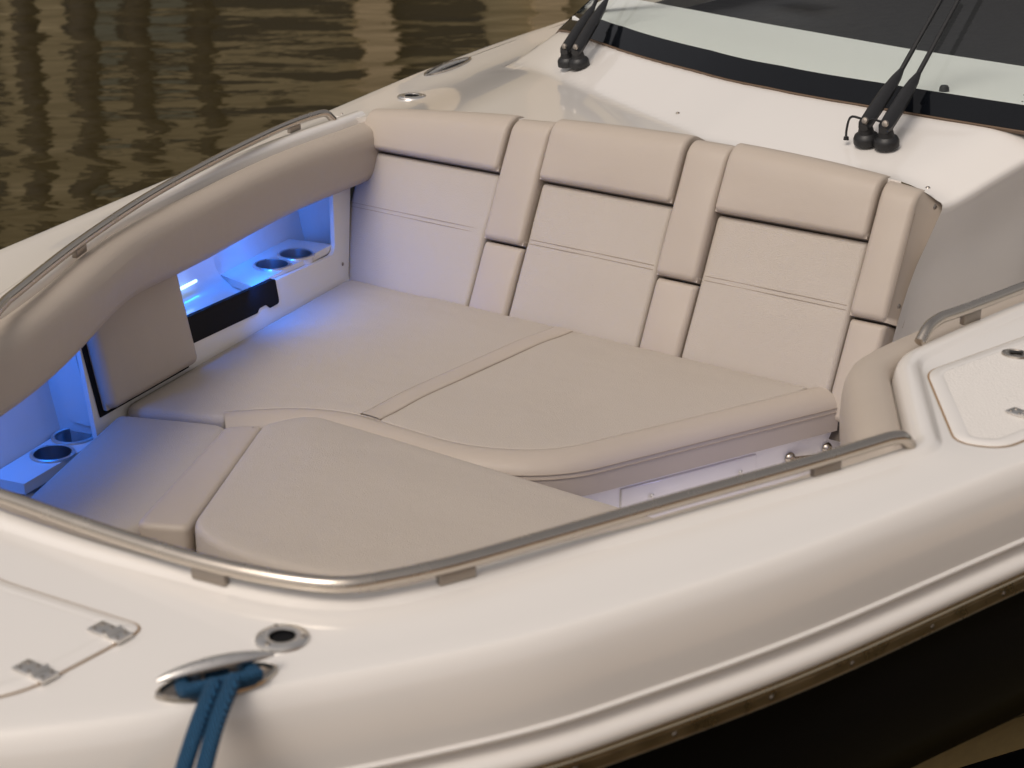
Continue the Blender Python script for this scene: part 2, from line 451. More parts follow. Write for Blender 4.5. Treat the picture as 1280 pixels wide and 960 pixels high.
def top_fill(bm, ring, z, crown, step=.035):
    P = [Vector((v.co.x, v.co.y)) for v in ring]
    x0, x1 = min(p.x for p in P), max(p.x for p in P); y0, y1 = min(p.y for p in P), max(p.y for p in P)
    pts = list(P); hs_ = [0]*len(P)
    nx, ny = int((x1-x0)/step)+1, int((y1-y0)/step)+1
    for i in range(nx+1):
        for j in range(ny+1):
            q = Vector((x0+i*step+(j % 2)*step*.5, y0+j*step))
            if not inside(P, q): continue
            d = edge_dist(P, q)
            if d < step*.6: continue
            pts.append(q)
            n = mnoise.noise(Vector((q.x*5, q.y*5, z*40)))*.0016 + mnoise.noise(Vector((q.x*13, q.y*9, 3.1)))*.0006
            hs_.append(crown*1.2*smst(d/.16) + n*smst(d/.06))
    n0 = len(P)
    r = cdt(pts, [(i, (i+1) % n0) for i in range(n0)], [], 1, 1e-6)
    vs_ = []
    for v, src in zip(r[0], r[3]):
        k = src[0] if src else None
        vs_.append(ring[k] if (k is not None and k < n0) else bm.verts.new((v.x, v.y, z + (hs_[k] if k is not None else 0))))
    for f in r[2]:
        try: bm.faces.new([vs_[i] for i in f])
        except ValueError: pass
def outline(pts, rad, step=.02): return resample(fillet(v2(pts), rad, True, 6), step, True)

# border line of the main sun pad (front edge then walkway edge)
band_path = fillet(v2([(-.690, 2.462), (-.600, 2.560), (-.505, 2.607), (-.16, 2.607), (.035, 2.72), (.318, 3.43)]), [0, .06, .08, .2, .30, 0], seg=10)
band_path = resample(band_path, .02)
bn = normals2(band_path)
inner = [p + n*.072 for p, n in zip(band_path, bn)]   # cushion side is to the left
INN = [tuple(p) for p in inner[3:] if p.y < 3.41]
body = [(-.952, 2.385), (-.72, 2.487)] + INN + [(INN[-1][0]+.004, 3.432), (-1.20, 3.432)]
ol = resample(fillet(v2(body), [.05, .01] + [0]*len(INN) + [0, .05], True), .02, True)
bm = bmesh.new()
far = lambda p: .020 if (p.x < -.9 or (p.y < 2.5 and p.x < -.7)) else .006
cushion(bm, ol, 0, .09, far)
pad_o = finish(bm, 'seat_cushion', VTOP, None, sharp=60)
tag(pad_o, 'large beige sun pad cushion below the three seat backrest, with a center strip', 'cushion', 'lounge cushions')
bm = bmesh.new()
sweep(bm, band_path, [(.074, -.012), (.073, -.003), (.069, .001), (.055, .002), (.035, -.001), (.018, -.009), (.006, -.022), (.001, -.036), (.0, -.045), (.002, -.088), (.03, -.09)])
band = finish(bm, 'border_band', VINYL, pad_o, sharp=60)
seam('stitching', [Vector((p.x-n.x*.0006, p.y-n.y*.0006, -.040)) for p, n in zip(band_path, bn)], .0014, THREAD, band)
seam('stitching', [Vector((p.x+n.x*.001, p.y+n.y*.001, -.030)) for p, n in zip(band_path, bn)], .0012, THREAD, band)
a0, a1 = at(451, 527, 0), at(707, 412, 0)
def sz(y): return .0015 + .0072*smst((y-2.69)/.16)*smst((3.42-y)/.16)
bm = bmesh.new(); yy = [2.680+.0248*i for i in range(31)]
grid(bm, [[Vector((a0.x+dx, y, sz(y)+dz)) for dx, dz in ((-.028, -.006), (-.0275, .0010), (-.025, .0026), (-.012, .0032), (.012, .0032), (.025, .0026), (.0275, .0010), (.028, -.006))] for y in yy])
strip = finish(bm, 'center_strip', VINYL, pad_o, sharp=60)
for k in (-1, 1):
    seam('stitching', [Vector((a0.x+k*.0288, y, sz(y)+.0002)) for y in yy], .0012, THREAD, strip)

# bow cushion on the far side
bow_ol = [(-.935, 2.366), (-.705, 2.464), (-.655, 2.450), (-.445, 2.030), (-.44, 1.83), (-.62, 1.80), (-.735, 1.95)]
bm = bmesh.new(); cushion(bm, outline(bow_ol, [.03, .03, .03, .02, .05, .06, .05]), -.002, .09, lambda p: .022)
bowc = finish(bm, 'seat_cushion', VTOP, None, sharp=60)
tag(bowc, 'smaller beige bow cushion beside the left blue lit locker, front edge under the rail', 'cushion', 'lounge cushions')
bm = bmesh.new(); cushion(bm, outline([(-.672, 2.440), (-.606, 2.500), (-.352, 2.035), (-.452, 1.985)], [.02, .02, .025, .03], .012), .006, .09, lambda p: .014, .003)
finish(bm, 'border_band', VINYL, bowc, sharp=60)
# filler cushion on the near side
fil = [(-.600, 2.490), (-.555, 2.596), (-.30, 2.600), (.55, 2.602), (.80, 2.45), (.72, 2.10)] + [atxy(*q, .01) for q in ((480, 722), (425, 724), (365, 714), (305, 698), (262, 680))] + [(-.345, 2.035)]
bm = bmesh.new(); cushion(bm, outline(fil, [.04, .06, 0, .05, .1, .08,   .05, .05, .05, .05, .05, .04]), .019, .10, lambda p: .018 if p.y < 2.5 else .026)
filc = finish(bm, 'seat_cushion', VTOP, None, sharp=60)
tag(filc, 'beige filler cushion nearest the camera, behind the long near grab rail', 'cushion', 'lounge cushions')

# seat bases, floor and inner liner -----------------------------------
base_in = [p + n*.022 for p, n in zip(band_path, bn)]
bm = bmesh.new()
bb = [(-.93, 2.40)] + [tuple(p) for p in base_in] + [(.33, 3.62), (-1.22, 3.62)]
bm2 = bmesh.new(); poly(bm2, [(x, y, -.092) for x, y in bb]); extrude_all(bm2, (0, 0, -.15))
seatbase = finish(bm2, 'seat_base', GEL, boat, sharp=40)
bm = bmesh.new()
poly(bm, [(x, y, -.103) for x, y in [(-.91, 2.34), (-.66, 2.44), (-.60, 2.49), (-.3, 2.57), (.66, 2.57), (.76, 2.40), (.70, 2.05), (.52, 1.66), (.40, 1.52), (-.42, 1.52), (-.62, 1.76)]]); extrude_all(bm, (0, 0, -.10))
finish(bm, 'seat_base', GEL, boat, sharp=40)
bm = bmesh.new(); poly(bm, [(-.3, 2.35, -.235), (.60, 2.35, -.235), (.76, 3.0, -.235), (.82, 5, -.235), (-.3, 5, -.235)])
finish(bm, 'cockpit_sole', NONSKID, boat)
bm = bmesh.new()                                       # liner wall under the near and front coaming
lw = [p for p, q in zip(LIP, LN) if not (p.x < -.55 and p.y > 1.5)]
sweep(bm, lw, [(.006, .30), (.010, .20), (.03, -.08), (.045, -.20)])
finish(bm, 'cockpit_liner', GEL, boat)
# compartment door in the walkway side of the seat base
def wallp(px, py):
    n = Vector((.928, -.371, 0)); return on_plane(px, py, (.20, 3.2, 0), n), n
q, n = wallp(880, 610)
i_ = [p for p in base_in if p.y > 2.85]
bm = bmesh.new()
A, B = i_[0], i_[-1]; dirv = (B-A).normalized(); nn = Vector((dirv.y, -dirv.x, 0))
Mw = frame((A.x, A.y, 0), (dirv.x, dirv.y, 0), (0, 0, 1))
Lw = (B-A).length
box(bm, (.02, -.005, -.225), (Lw*.64, .012, -.103), Mw, .004)
door = finish(bm, 'locker_door', GEL, boat)
def dome(bm, p, n, r, h=.003):
    u = Vector((0, 0, 1)) if abs(n.z) < .9 else Vector((1, 0, 0))
    lathe(bm, [(.0001, h), (r*.6, h*.8), (r, 0)], frame(p, u, n), 10)
for tpos, z in ((.10, -.135), (.56*Lw, -.135)):
    bm = bmesh.new(); dome(bm, Mw @ Vector((tpos, -.0105, z)), nn, .0055); finish(bm, 'screw', STEELB, door)
for k, tpos in enumerate((Lw*.80, Lw*.98)):
    bm = bmesh.new(); p = Mw @ Vector((tpos, -.004, -.135))
    lathe(bm, [(.0001, .009), (.008, .0085), (.012, .005), (.014, 0)], frame(p, (0, 0, 1), nn), 20)
    if k == 0: tube(bm, [p + nn*.014, p + nn*.02 + Vector((dirv.x, dirv.y, 0))*.03, p + nn*.016 + Vector((dirv.x, dirv.y, 0))*.07 + Vector((0, 0, -.006))], [.008, .007, .005], 8)
    finish(bm, 'door_latch', STEEL, boat)

# far side wall with lit lockers -----------------------------------
W0 = Vector((-.954, 2.378, 0)); WD = Vector((-.2296, .9733, 0)); WN = Vector((.9733, .2296, 0)); LEAN = .20
WNL = Vector((WN.x, WN.y, LEAN)).normalized()
def wl3(d, z, w=0): return W0 + WD*d + WN*(w-LEAN*z) + Vector((0, 0, z))
def wd(px, py):                                       # bearing -> (along wall, height) on the leaning wall
    p = on_plane(px, py, W0, WNL); return ((p-W0).dot(WD), p.z)
cR, cL = wd(419, 318), wd(345, 350)
slope = (cR[1]-cL[1])/(cR[0]-cL[0]); zb_ = lambda d: cR[1]+slope*(d-cR[0])
outer = [(-.62, -.15), (1.085, -.15), (1.092, 0), (1.096+.47*.34, .34), (-.62, .34)]
op1 = [tuple(v) for v in fillet(v2([(.18, zb_(.18)), (cR[0], cR[1]), (wd(421, 232)[0]+.008, .335), (.18, .335)]), [.01, .03, .01, .01], True)]
pR = wd(119, 527)[0]-.012; pT = wd(104, 424)[0]-.004; pE = max(pR, pT)+.003; print('pR', pR, pT)
op2 = [tuple(v) for v in fillet(v2([(-.55, -.10), (pR, -.10), (wd(104, 424)[0]-.004, .335), (-.55, .335)]), [.01, .02, .01, .01], True)]
bm = fill_holes([outer, op1, op2], 0)
for v in bm.verts: v.co = wl3(v.co.x, v.co.y, 0)
extrude_all(bm, -WN*.012)
lock = finish(bm, 'side_wall', GEL, boat, sharp=40)
def niche(ds, zf, z1, dpf, slant):
    """moulded recess: floor, rounded back, ends, ceiling"""
    bm = bmesh.new(); rows = []
    for d in ds:
        z0, dp = zf(d), dpf(d)
        r = min(.06, dp*.5)
        row = [wl3(d, z0, -.010), wl3(d, z0, -(dp-r))]
        for k in range(1, 7):
            a = k/6*math.pi/2; row.append(wl3(d, z0+r*(1-math.cos(a)), -(dp-r)-r*math.sin(a)))
        row += [wl3(d, z1-.02, -dp), wl3(d, z1, -dp+.02), wl3(d, z1, -.005)]
        rows.append(row)
    V = grid(bm, rows)
    bm.faces.new(V[0]); bm.faces.new(V[-1])
    return bm
Z1, Z2 = (cR[1]+cL[1])/2 + .006, -.052
bm = niche([.15+.05*i for i in range(11)] + [.68, .685] + [.70+.05*i for i in range(7)] + [max(cR[0], wd(421, 232)[0]+.008)+.006], lambda d: (Z1-.012) if d < .682 else Z1-.095, .33, lambda d: .125+.03*(d-.15), 0)
n1 = finish(bm, 'locker', GEL, boat, sharp=50, label='blue lit locker recess next to the backrest')
bm = niche([-.56+.04*i for i in range(7)] + [-.30, -.295] + [-.28+.04*i for i in range(5)] + [pE], lambda d: Z2-.035 if d < -.297 else Z2-.07, .33, lambda d: .10+.03*(d+.56)/.48, 0)
n2 = finish(bm, 'locker', GEL, boat, sharp=50, label='blue lit locker recess left of the side pad')
CUPM, *_ = new_mat('dark_cup_steel', (.55, .57, .60), .28, metal=1)
def shelf(cups, z, out_d, out_w, th, parent, r=.047):
    """moulded shelf with a round hole for each cup holder"""
    loops = [[(p.x, p.y) for p in (wl3(a, z, b_) for a, b_ in zip(out_d, out_w))]]
    cs = [at(px, py, z) for px, py in cups]
    for c in cs: loops.append([(c.x+(r-.001)*math.cos(2*math.pi*k/36), c.y+(r-.001)*math.sin(2*math.pi*k/36)) for k in range(36)])
    bm = fill_holes(loops, z); extrude_all(bm, (0, 0, -th))
    finish(bm, 'cup_shelf', GEL, parent, sharp=30)
    for c in cs:
        M = Matrix.Translation((c.x, c.y, z))
        print('cup w', (c-W0).dot(WN)+LEAN*z, 'd', (c-W0).dot(WD))
        bm = bmesh.new()
        lathe(bm, [(r+.005, .0003), (r+.004, .004), (r, .006), (r-.004, .004)], M, 32)
        h = finish(bm, 'cup_holder', STEELB, parent)
        bm = bmesh.new()
        V = lathe(bm, [(r-.0035, .0045), (r-.005, -.02), (r-.007, -.055)], M, 32); bm.faces.new(V[-1])
        finish(bm, 'cup', CUPM, h)
shelf([(340, 332), (370, 319)], Z1+.010, [.64, cR[0]+.012, cR[0]+.012, .70], [-.011, -.011, -.15, -.15], .02, n1)
shelf([(92, 546), (66, 568)], Z2, [-.33, pE, pE, -.33], [-.011, -.011, -.118, -.105], .025, n2, .045)
bm = bmesh.new()                                       # inset panel on the locker's aft end
fr_ = [tuple(v) for v in fillet(v2([(-.100, Z2+.03), (-.03, Z2+.02), (-.025, .24), (-.100, .24)]), .02, True)]
poly(bm, [wl3(pE-.001, z, y) for y, z in fr_]); extrude_all(bm, -WD*.006)
finish(bm, 'end_panel', GEL, n2, sharp=30)
# dark slot panel under the shelf, with a small notch
bm = bmesh.new()
s0, s1, s2, s3 = wd(237, 395), wd(343, 348), wd(343, 381), wd(237, 431)
bl = lambda d: s3[1]+(s2[1]-s3[1])*(d-s3[0])/(s2[0]-s3[0]); tl = lambda d: s0[1]+(s1[1]-s0[1])*(d-s0[0])/(s1[0]-s0[0])
e_ = s1[0]
sl = fillet(v2([(.19, bl(.19)), (e_-.11, bl(e_-.11)), (e_-.10, bl(e_)+.013), (e_-.065, bl(e_)+.013), (e_-.052, bl(e_)), (e_-.004, bl(e_)), (e_, tl(e_)), (.19, tl(.19))]), [.002, .004, .01, .01, .004, .012, .008, .002], True)
poly(bm, [wl3(p.x, p.y, .0022) for p in sl]); extrude_all(bm, -WN*.0120)
finish(bm, 'slot_cover', BLACKR, lock, sharp=30)
q = wd(428, 330); bm = bmesh.new(); dome(bm, wl3(q[0], q[1], .001), WN, .0055); finish(bm, 'screw', BRACK, lock)
# small visible led bar and lamps in the lockers
bm = bmesh.new(); a, b_ = at(226, 362, .135), at(246, 351, .135)
pb = W0 - WNL*.112
a, b_ = on_plane(214, 367, pb, WNL), on_plane(245, 351, pb, WNL)
tube(bm, [a, b_], .0042, 8); finish(bm, 'led_bar', LED, n1)
def lamp(name, loc, size, power, color, rot, parent, typ='AREA'):
    l = bpy.data.lights.new(name, typ); l.energy = power; l.color = color
    if typ == 'AREA': l.shape = 'RECTANGLE'; l.size, l.size_y = size
    else: l.shadow_soft_size = size
    o = bpy.data.objects.new(name, l); COL.objects.link(o); o.location = loc; o.rotation_euler = rot
    return o
BLUE = (.0, .168, 1.0)
ang = math.atan2(WD.y, WD.x)
def aim(v, along=WD):
    z = -Vector(v).normalized(); x = (along - z*along.dot(z)).normalized(); y = z.cross(x)
    return Matrix(((x.x, y.x, z.x), (x.y, y.y, z.y), (x.z, y.z, z.z))).to_euler()
lamp('locker_led', wl3(.56, .30, -.055), (.55, .02), 4.0, BLUE, aim(Vector((0, 0, -1))-WN*.1), n1)
lamp('locker_led', wl3(.74, .225, -.012), (.40, .015), 1.5, BLUE, aim(Vector((0, 0, -1))+WN*.55+WD*1.1), n1)
lamp('locker_led', wl3(-.34, .30, -.045), (.28, .02), 1.3, BLUE, aim(Vector((0, 0, -1))-WN*.1), n2)
lamp('locker_led', wl3(-.28, .225, -.012), (.25, .015), .08, BLUE, aim(Vector((0, 0, -1))+WN*.6), n2)
lamp('courtesy_led', Vector((.70, 3.0, .10)), (.5, .04), .7, (.35, .40, 1.0), (0, R(75), R(22)), n2)
# side pad between the lockers
pad('side_pad', wd(121, 470)[0]-.012, .302, .012, .290, .036, .022, VINYL, boat, depth=.045, base=wl3)
bm = bmesh.new(); e0_ = wd(121, 470)[0]-.026
poly(bm, [wl3(d, z, .004) for d, z in ((e0_, .0), (.29, .0), (.29, .28), (e0_-.002, .28))]); extrude_all(bm, -WN*.0035)
finish(bm, 'pad_gap_shade', BLACKR, boat)  # black sheet put in as the dark gap along the pad's edges
# outer locker filler so nothing shows behind: the far deck underside
bm = bmesh.new()
farlip = [p for p in LIP if p.x < -.5 and p.y > 1.5]
sweep(bm, farlip, [(.012, .345), (-.02, .30), (-.05, .295)])
finish(bm, 'coaming_return', GEL, boat)

# cabin trunk and foredeck behind the backrest ---------------------------
WB = [(-1.369, 4.637), (-1.302, 4.588), (-.973, 4.374), (-.547, 4.180), (-.269, 4.091), (.037, 4.037), (.478, 3.987), (.60, 3.98)]
CRE = [(-1.45, 4.47), (-1.35, 4.395), (-.99, 4.174), (-.67, 3.987), (-.293, 3.775), (0, 3.72), (.5, 3.69)]
OUTX = sorted([(y, -x) for x, y in OUTN if y > 1.6])
XR = [(3.5, .394), (3.6, .402), (3.65, .412), (3.70, .426), (3.76, .444), (3.84, .466), (4.0, .515), (4.6, .60), (6.0, .78)]
SIDEX = [(4.4, -1.40), (4.65, -1.415), (5.2, -1.56), (6.0, -1.70)]
def deckz(x, y):
    xo = interp(OUTX, y)
    z = .4015 + .055*smst((x-xo-.13)/.42)
    cy, wy = interp(CRE, x), interp(WB, x)
    t = (y-cy)/max(.05, wy-cy)
    sx = interp(SIDEX, y)
    side = (x-sx)/.10
    rise = max(0, min(t, side if y > 4.4 else 9, 1))
    rise = rise if x > -1.5 else 0
    return z + .078*rise
bm = bmesh.new(); rows = []
NXC = 90; YE = 5.2
def ymap(y, start): return start + (y-3.40)/(YE-3.40)*(YE-start) if y < YE else y
def lean0(z): return 3.447+RC*z+.018
for y in [3.40 + .025*i for i in range(73)] + [5.35+.15*i for i in range(10)]:
    row = []
    for i in range(NXC+1):
        k = i/NXC
        st = 3.60
        for _ in range(3):
            yy_ = ymap(y, st)
            xo, xr = interp(OUTX, yy_)+.047, interp(XR, yy_)
            x = xo + (xr-xo)*k
            z = deckz(x, yy_) - .03*max(0, 1-(xr-x)/.14)**2
            st = 3.60 + (lean0(z)-3.60)*smst((x+1.34)/.06)
        yy_ = ymap(y, st)
        row.append(Vector((x, yy_, z)))
    zz = row[-1].z
    for dx, dz in ((.008, -.002), (.014, -.007), (.017, -.016), (.016, -.03), (.010, -.085), (.003, -.14), (-.001, -.19), (-.002, -.25), (-.002, -.45), (-.002, -.75)):
        yy_ = ymap(y, lean0(zz+dz)); row.append(Vector((interp(XR, yy_)+dx, yy_, zz+dz)))
    rows.append(row)
V = grid(bm, rows)
kill = []
for i in range(len(rows)-1):
    for k in range(NXC):
        c = (rows[i][k]+rows[i+1][k+1])/2
        if c.x > -1.33 and c.y > interp(WB, c.x)+.10 and k < NXC-1:
            f = bm.faces.get((V[i][k], V[i+1][k], V[i+1][k+1], V[i][k+1]))
            if f: kill.append(f)
bmesh.ops.delete(bm, geom=kill, context='FACES')
grid(bm, [[v.copy() for v in rows[0][:NXC-4]], [Vector((v.x, v.y+.004, v.z-.07)) for v in rows[0][:NXC-4]]])
trunk = finish(bm, 'cabin_trunk', GEL, boat, sharp=45)
def wcx(z): return interp([(.27, .0), (.32, .003), (.372, .010), (.427, .015), (.45, .016)], z)
def wallx(px, py):
    n = Vector((1, -.16, 0)); return on_plane(px, py, (.475+.003, 3.75, 0), n), n
for px, py in ((1187, 262), (1147, 388)):
    p, n = wallx(px, py); n = n.normalized(); xr = interp(XR, p.y)
    bm = bmesh.new(); dome(bm, Vector((wcx(p.z)+xr+.001, p.y, p.z)), n, .007, .004); finish(bm, 'screw', BRACK, boat)
for px, py in ((847, 148), (1160, 233), (427, 142)):
    p = at(px, py, .46 if px > 500 else .402); 
    bm = bmesh.new(); dome(bm, Vector((p.x, p.y, deckz(p.x, p.y) if px > 500 else .4002)), Vector((0, 0, 1)), .006, .004); finish(bm, 'screw', BRACK, boat)

# windshield --------------------------------------------------------------
WBP = catmull(v2(WB), .04); WBN = normals2(WBP)        # path runs far -> near, aft is to the left
RAKE = R(40)
def gl3(i, L, off=0):
    p, n = WBP[i], WBN[i]
    return Vector((p.x+n.x*(L*math.cos(RAKE)-off*math.sin(RAKE)), p.y+n.y*(L*math.cos(RAKE)-off*math.sin(RAKE)), deckz(p.x, p.y)+.002 + L*math.sin(RAKE)+off*math.cos(RAKE)))
ws = empty('windshield', (-.3, 4.2, .54), parent=boat)
NWB = len(WBP)
def glass_slab(name, L0, L1, off, th, mat, parent, i0=0, i1=None):
    i1 = NWB if i1 is None else i1
    bm = bmesh.new(); Ls = [L0+(L1-L0)*k/6 for k in range(7)]
    top = [[gl3(i, L, off) for i in range(i0, i1)] for L in Ls]
    bot = [[gl3(i, L, off-th) for i in range(i0, i1)] for L in Ls]
    grid(bm, top); grid(bm, bot)
    for a, b_ in ((top[0], bot[0]), (top[-1], bot[-1])): grid(bm, [a, b_])
    for k in (0, -1): grid(bm, [[r_[k] for r_ in top], [r_[k] for r_ in bot]])
    return finish(bm, name, mat, parent, sharp=40)
def single(name, L0, L1, off, mat, parent, i0=0, i1=None):
    i1 = NWB if i1 is None else i1
    bm = bmesh.new(); grid(bm, [[gl3(i, L0+(L1-L0)*k/10, off) for i in range(i0, i1)] for k in range(11)])
    return finish(bm, name, mat, parent)
pane = single('glass_pane', .0, 1.0, .0, GLASS, ws)
glass_slab('frit_band', .0, .074, .0055, .004, FRIT, ws)
glass_slab('frit_band', .0, 1.0, .0058, .004, FRIT, ws, 0, 3)
glass_slab('seal', -.004, .0, .004, .01, SEAL, ws)
# dash shelf and dark cabin behind the glass
dback = [at(x, y, .566) for x, y in [(765, -7), (800, 0), (870, 13), (960, 30), (1130, 60), (1280, 83), (1400, 101)]]
dfront = [Vector((p.x+n.x*.03, p.y+n.y*.03, .566)) for p, n in zip(WBP[3:], WBN[3:])]
bm = bmesh.new(); poly(bm, dfront + list(reversed(dback))); extrude_all(bm, (0, 0, -.025))
dash = finish(bm, 'dash_shelf', DASH, ws, sharp=30)
p = at(1180, 114, .566); bm = bmesh.new(); lathe(bm, [(.0001, .016), (.009, .015), (.012, .010), (.013, .0)], Matrix.Translation(p), 20); finish(bm, 'dash_sensor', BLACKP, dash)
bm = bmesh.new()
c0, c1 = dback[0], dback[-1]
fl = [Vector((-1.45, 4.9, .45)), Vector((.75, 4.5, .45)), Vector((1.0, 6.6, .45)), Vector((-1.5, 6.9, .45))]
poly(bm, fl)
poly(bm, [fl[3], fl[2], fl[2]+Vector((0, 0, 1.3)), fl[3]+Vector((0, 0, 1.3))])
poly(bm, [fl[1], fl[2], fl[2]+Vector((0, 0, 1.3)), fl[1]+Vector((0, 0, .3))])
finish(bm, 'cabin_interior', DARKIN, ws)
bm = bmesh.new(); p = at(985, 2, .52)
box(bm, (-.10, -.02, 0), (.10, .10, .05), frame(at(990, -6, .50), (math.cos(.25), -math.sin(.25), 0), (0, 0, 1)), .012)
finish(bm, 'helm_cushion', DASH, ws)
# small etched maker mark in the lower corner of the pane (illegible strokes)
ib = min(range(NWB), key=lambda i: (gl3(i, .10)-at(1265, 132, gl3(i, .10).z)).length)
bm = bmesh.new(); nrm = (gl3(ib, .2, .01)-gl3(ib, .2, 0)).normalized(); tv = (gl3(ib+1, .1)-gl3(ib, .1)).normalized()
o = gl3(ib, .093, .0014)
random.seed(3)
for rowi, (n_, h) in enumerate(((6, .007), (2, .005), (5, .005))):
    for k in range(n_):
        u0 = -.022 + (.044/6)*(k+(6-n_)/2)
        a = o + tv*(u0) + (gl3(ib, .2)-gl3(ib, .1)).normalized()*(-.010*rowi+.012)
        d1 = tv*.0052; d2 = (gl3(ib, .2)-gl3(ib, .1)).normalized()*h*random.uniform(.6, 1)
        poly(bm, [a, a+d1, a+d1+d2, a+d2])
ETCH, *_ = new_mat('etched_mark', (.12, .14, .13), .6)
finish(bm, 'etched_mark', ETCH, pane)

# wipers -------------------------------------------------------------------
def wiper(base_px, arm_px, tip_px, hose):
    bx, by = base_px
    z = .50
    for _ in range(6): p = at(bx, by, z); z = deckz(p.x, p.y)
    p = at(bx, by, z)
    i = min(range(NWB), key=lambda i: (Vector((WBP[i].x, WBP[i].y))-Vector((p.x+.15, p.y+.25))).length)
    n = Vector((-WBN[i].x*math.sin(RAKE), -WBN[i].y*math.sin(RAKE), math.cos(RAKE)))
    pl = gl3(i, .15, .045)
    w = empty('wiper', p, parent=boat)
    bm = bmesh.new()
    lathe(bm, [(.031, -.004), (.031, .008), (.028, .016), (.020, .022), (.016, .040), (.013, .047), (.0001, .049)], frame(p, (1, 0, 0), (0, -.25, 1)), 24)
    finish(bm, 'pivot_cap', BLACKP, w)
    q0 = p + Vector((0, -.012, .043))
    a1 = on_plane(*arm_px, pl, n); a2 = on_plane(*tip_px, pl, n)
    bm = bmesh.new(); tube(bm, [q0 - (a1-q0).normalized()*.018, q0, q0.lerp(a1, .25), q0.lerp(a1, .6), q0.lerp(a1, .85), a1], [.012, .018, .019, .018, .013, .007], 10, sq=.8)
    finish(bm, 'arm', BLACKP, w)
    bm = bmesh.new(); tube(bm, [a1-(a2-a1).normalized()*.03, a1, a1.lerp(a2, .5), a2], .0065, 8)
    finish(bm, 'rod', BLACKP, w)
    bm = bmesh.new()
    for s in (0, 1): lathe(bm, [(.0001, .006), (.007, .005), (.009, 0)], frame(q0 + Vector((.006, -.016, .012+.0*s)), (1, 0, 0), (.2, -1, .3)), 12)
    finish(bm, 'arm_bolt', BRACK, w)
    if hose:
        h = [q0 + Vector((-.010, -.002, .012)), p + Vector((-.034, -.016, .058)), p + Vector((-.045, -.012, .045)), p + Vector((-.052, -.006, .015)), p + Vector((-.048, -.012, .002))]
        bm = bmesh.new(); tube(bm, catmull(h, .008), .003, 6); lathe(bm, [(.0001, .01), (.006, .008), (.007, 0)], Matrix.Translation(h[-1]-Vector((0, 0, .004))), 10)
        finish(bm, 'washer_hose', BLACKP, w)
wiper((1083, 176), (1127, 87), (1190, -25), True)
wiper((1108, 180), (1148, 92), (1222, -45), True)
wiper((710, 79), (742, 8), (765, -45), False)
wiper((724, 80), (758, 0), (785, -50), False)

# deck hardware ------------------------------------------------------------
def socket(px, py, z, parent, tilt=(0, 0, 1), r=.034):
    p = at(px, py, z); M = frame((p.x, p.y, z), (1, 0, 0), tilt)
    bm = bmesh.new(); lathe(bm, [(r, 0), (r*.97, .003), (r*.85, .0052), (r*.58, .006), (r*.5, .005), (r*.46, .001)], M, 32)
    s = finish(bm, 'rod_socket', STEELB, parent)
    bm = bmesh.new(); V = lathe(bm, [(r*.47, .0045), (r*.455, .0012), (.0001, .0011)], M, 24); finish(bm, 'socket_bore', BLACKR, s)
    for k in range(3):
        a = 2*math.pi*k/3 + .55
        bm = bmesh.new(); lathe(bm, [(.0001, .0072), (.0030, .0068), (.0042, .0050)], M @ Matrix.Translation((r*.76*math.cos(a), r*.76*math.sin(a), 0)), 10); finish(bm, 'screw', BRACK, s)
socket(353, 799, .4003, boat)
zf = deckz(*atxy(515, 120, .41)); socket(515, 121, zf+.0005, boat, r=.044)
def cleat(pa, pb, z, raised, name='pop_up_cleat', label=None):
    A, B = at(*pa, z), at(*pb, z); c = (A+B)/2; d = (B-A); L = d.length; M = frame((c.x, c.y, z), d, (0, 0, 1))
    n = 28
    def lens(w, l): return [((l/2)*math.cos(2*math.pi*k/n), math.copysign(abs(math.sin(2*math.pi*k/n))**1.25, math.sin(2*math.pi*k/n))*w/2) for k in range(n)]
    bm = bmesh.new(); rows = []
    for w, l, h in ((.070, L, 0), (.068, L*.985, .004), (.058, L*.93, .0055), (.054, L*.90, .001)):
        rows.append([M @ Vector((x, y, h)) for x, y in lens(w, l)])
    grid(bm, rows, closed_v=True)
    cl = finish(bm, name, STEEL, boat, label=label)
    bm = bmesh.new(); poly(bm, [M @ Vector((x, y, .0013)) for x, y in lens(.054, L*.90)]); finish(bm, 'cleat_recess', BLACKR if not raised else BRACK, cl)
    h = .027 if raised else .004
    bm = bmesh.new(); pts, rad = [], []
    for k in range(13):
        t = -1+k/6; pts.append(M @ Vector((t*L*.47, 0, h - .006*t*t))); rad.append(.0105*math.sqrt(max(.04, 1-t*t*.93)))
    tube(bm, pts, rad, 12, sq=.75)
    if raised:
        for s in (-1, 1): tube(bm, [M @ Vector((s*L*.16, 0, .002)), M @ Vector((s*L*.16, 0, h))], .009, 10)
    finish(bm, 'horn', STEELB, cl)
    return M, L
Mc, Lc = cleat((193, 872), (348, 836), .4004, True, label='raised steel cleat holding the blue rope')
zc = deckz(*atxy(558, 84, .41))
cleat((531, 95), (588, 72), zc+.0006, False, label='folded flush steel cleat on the far deck')

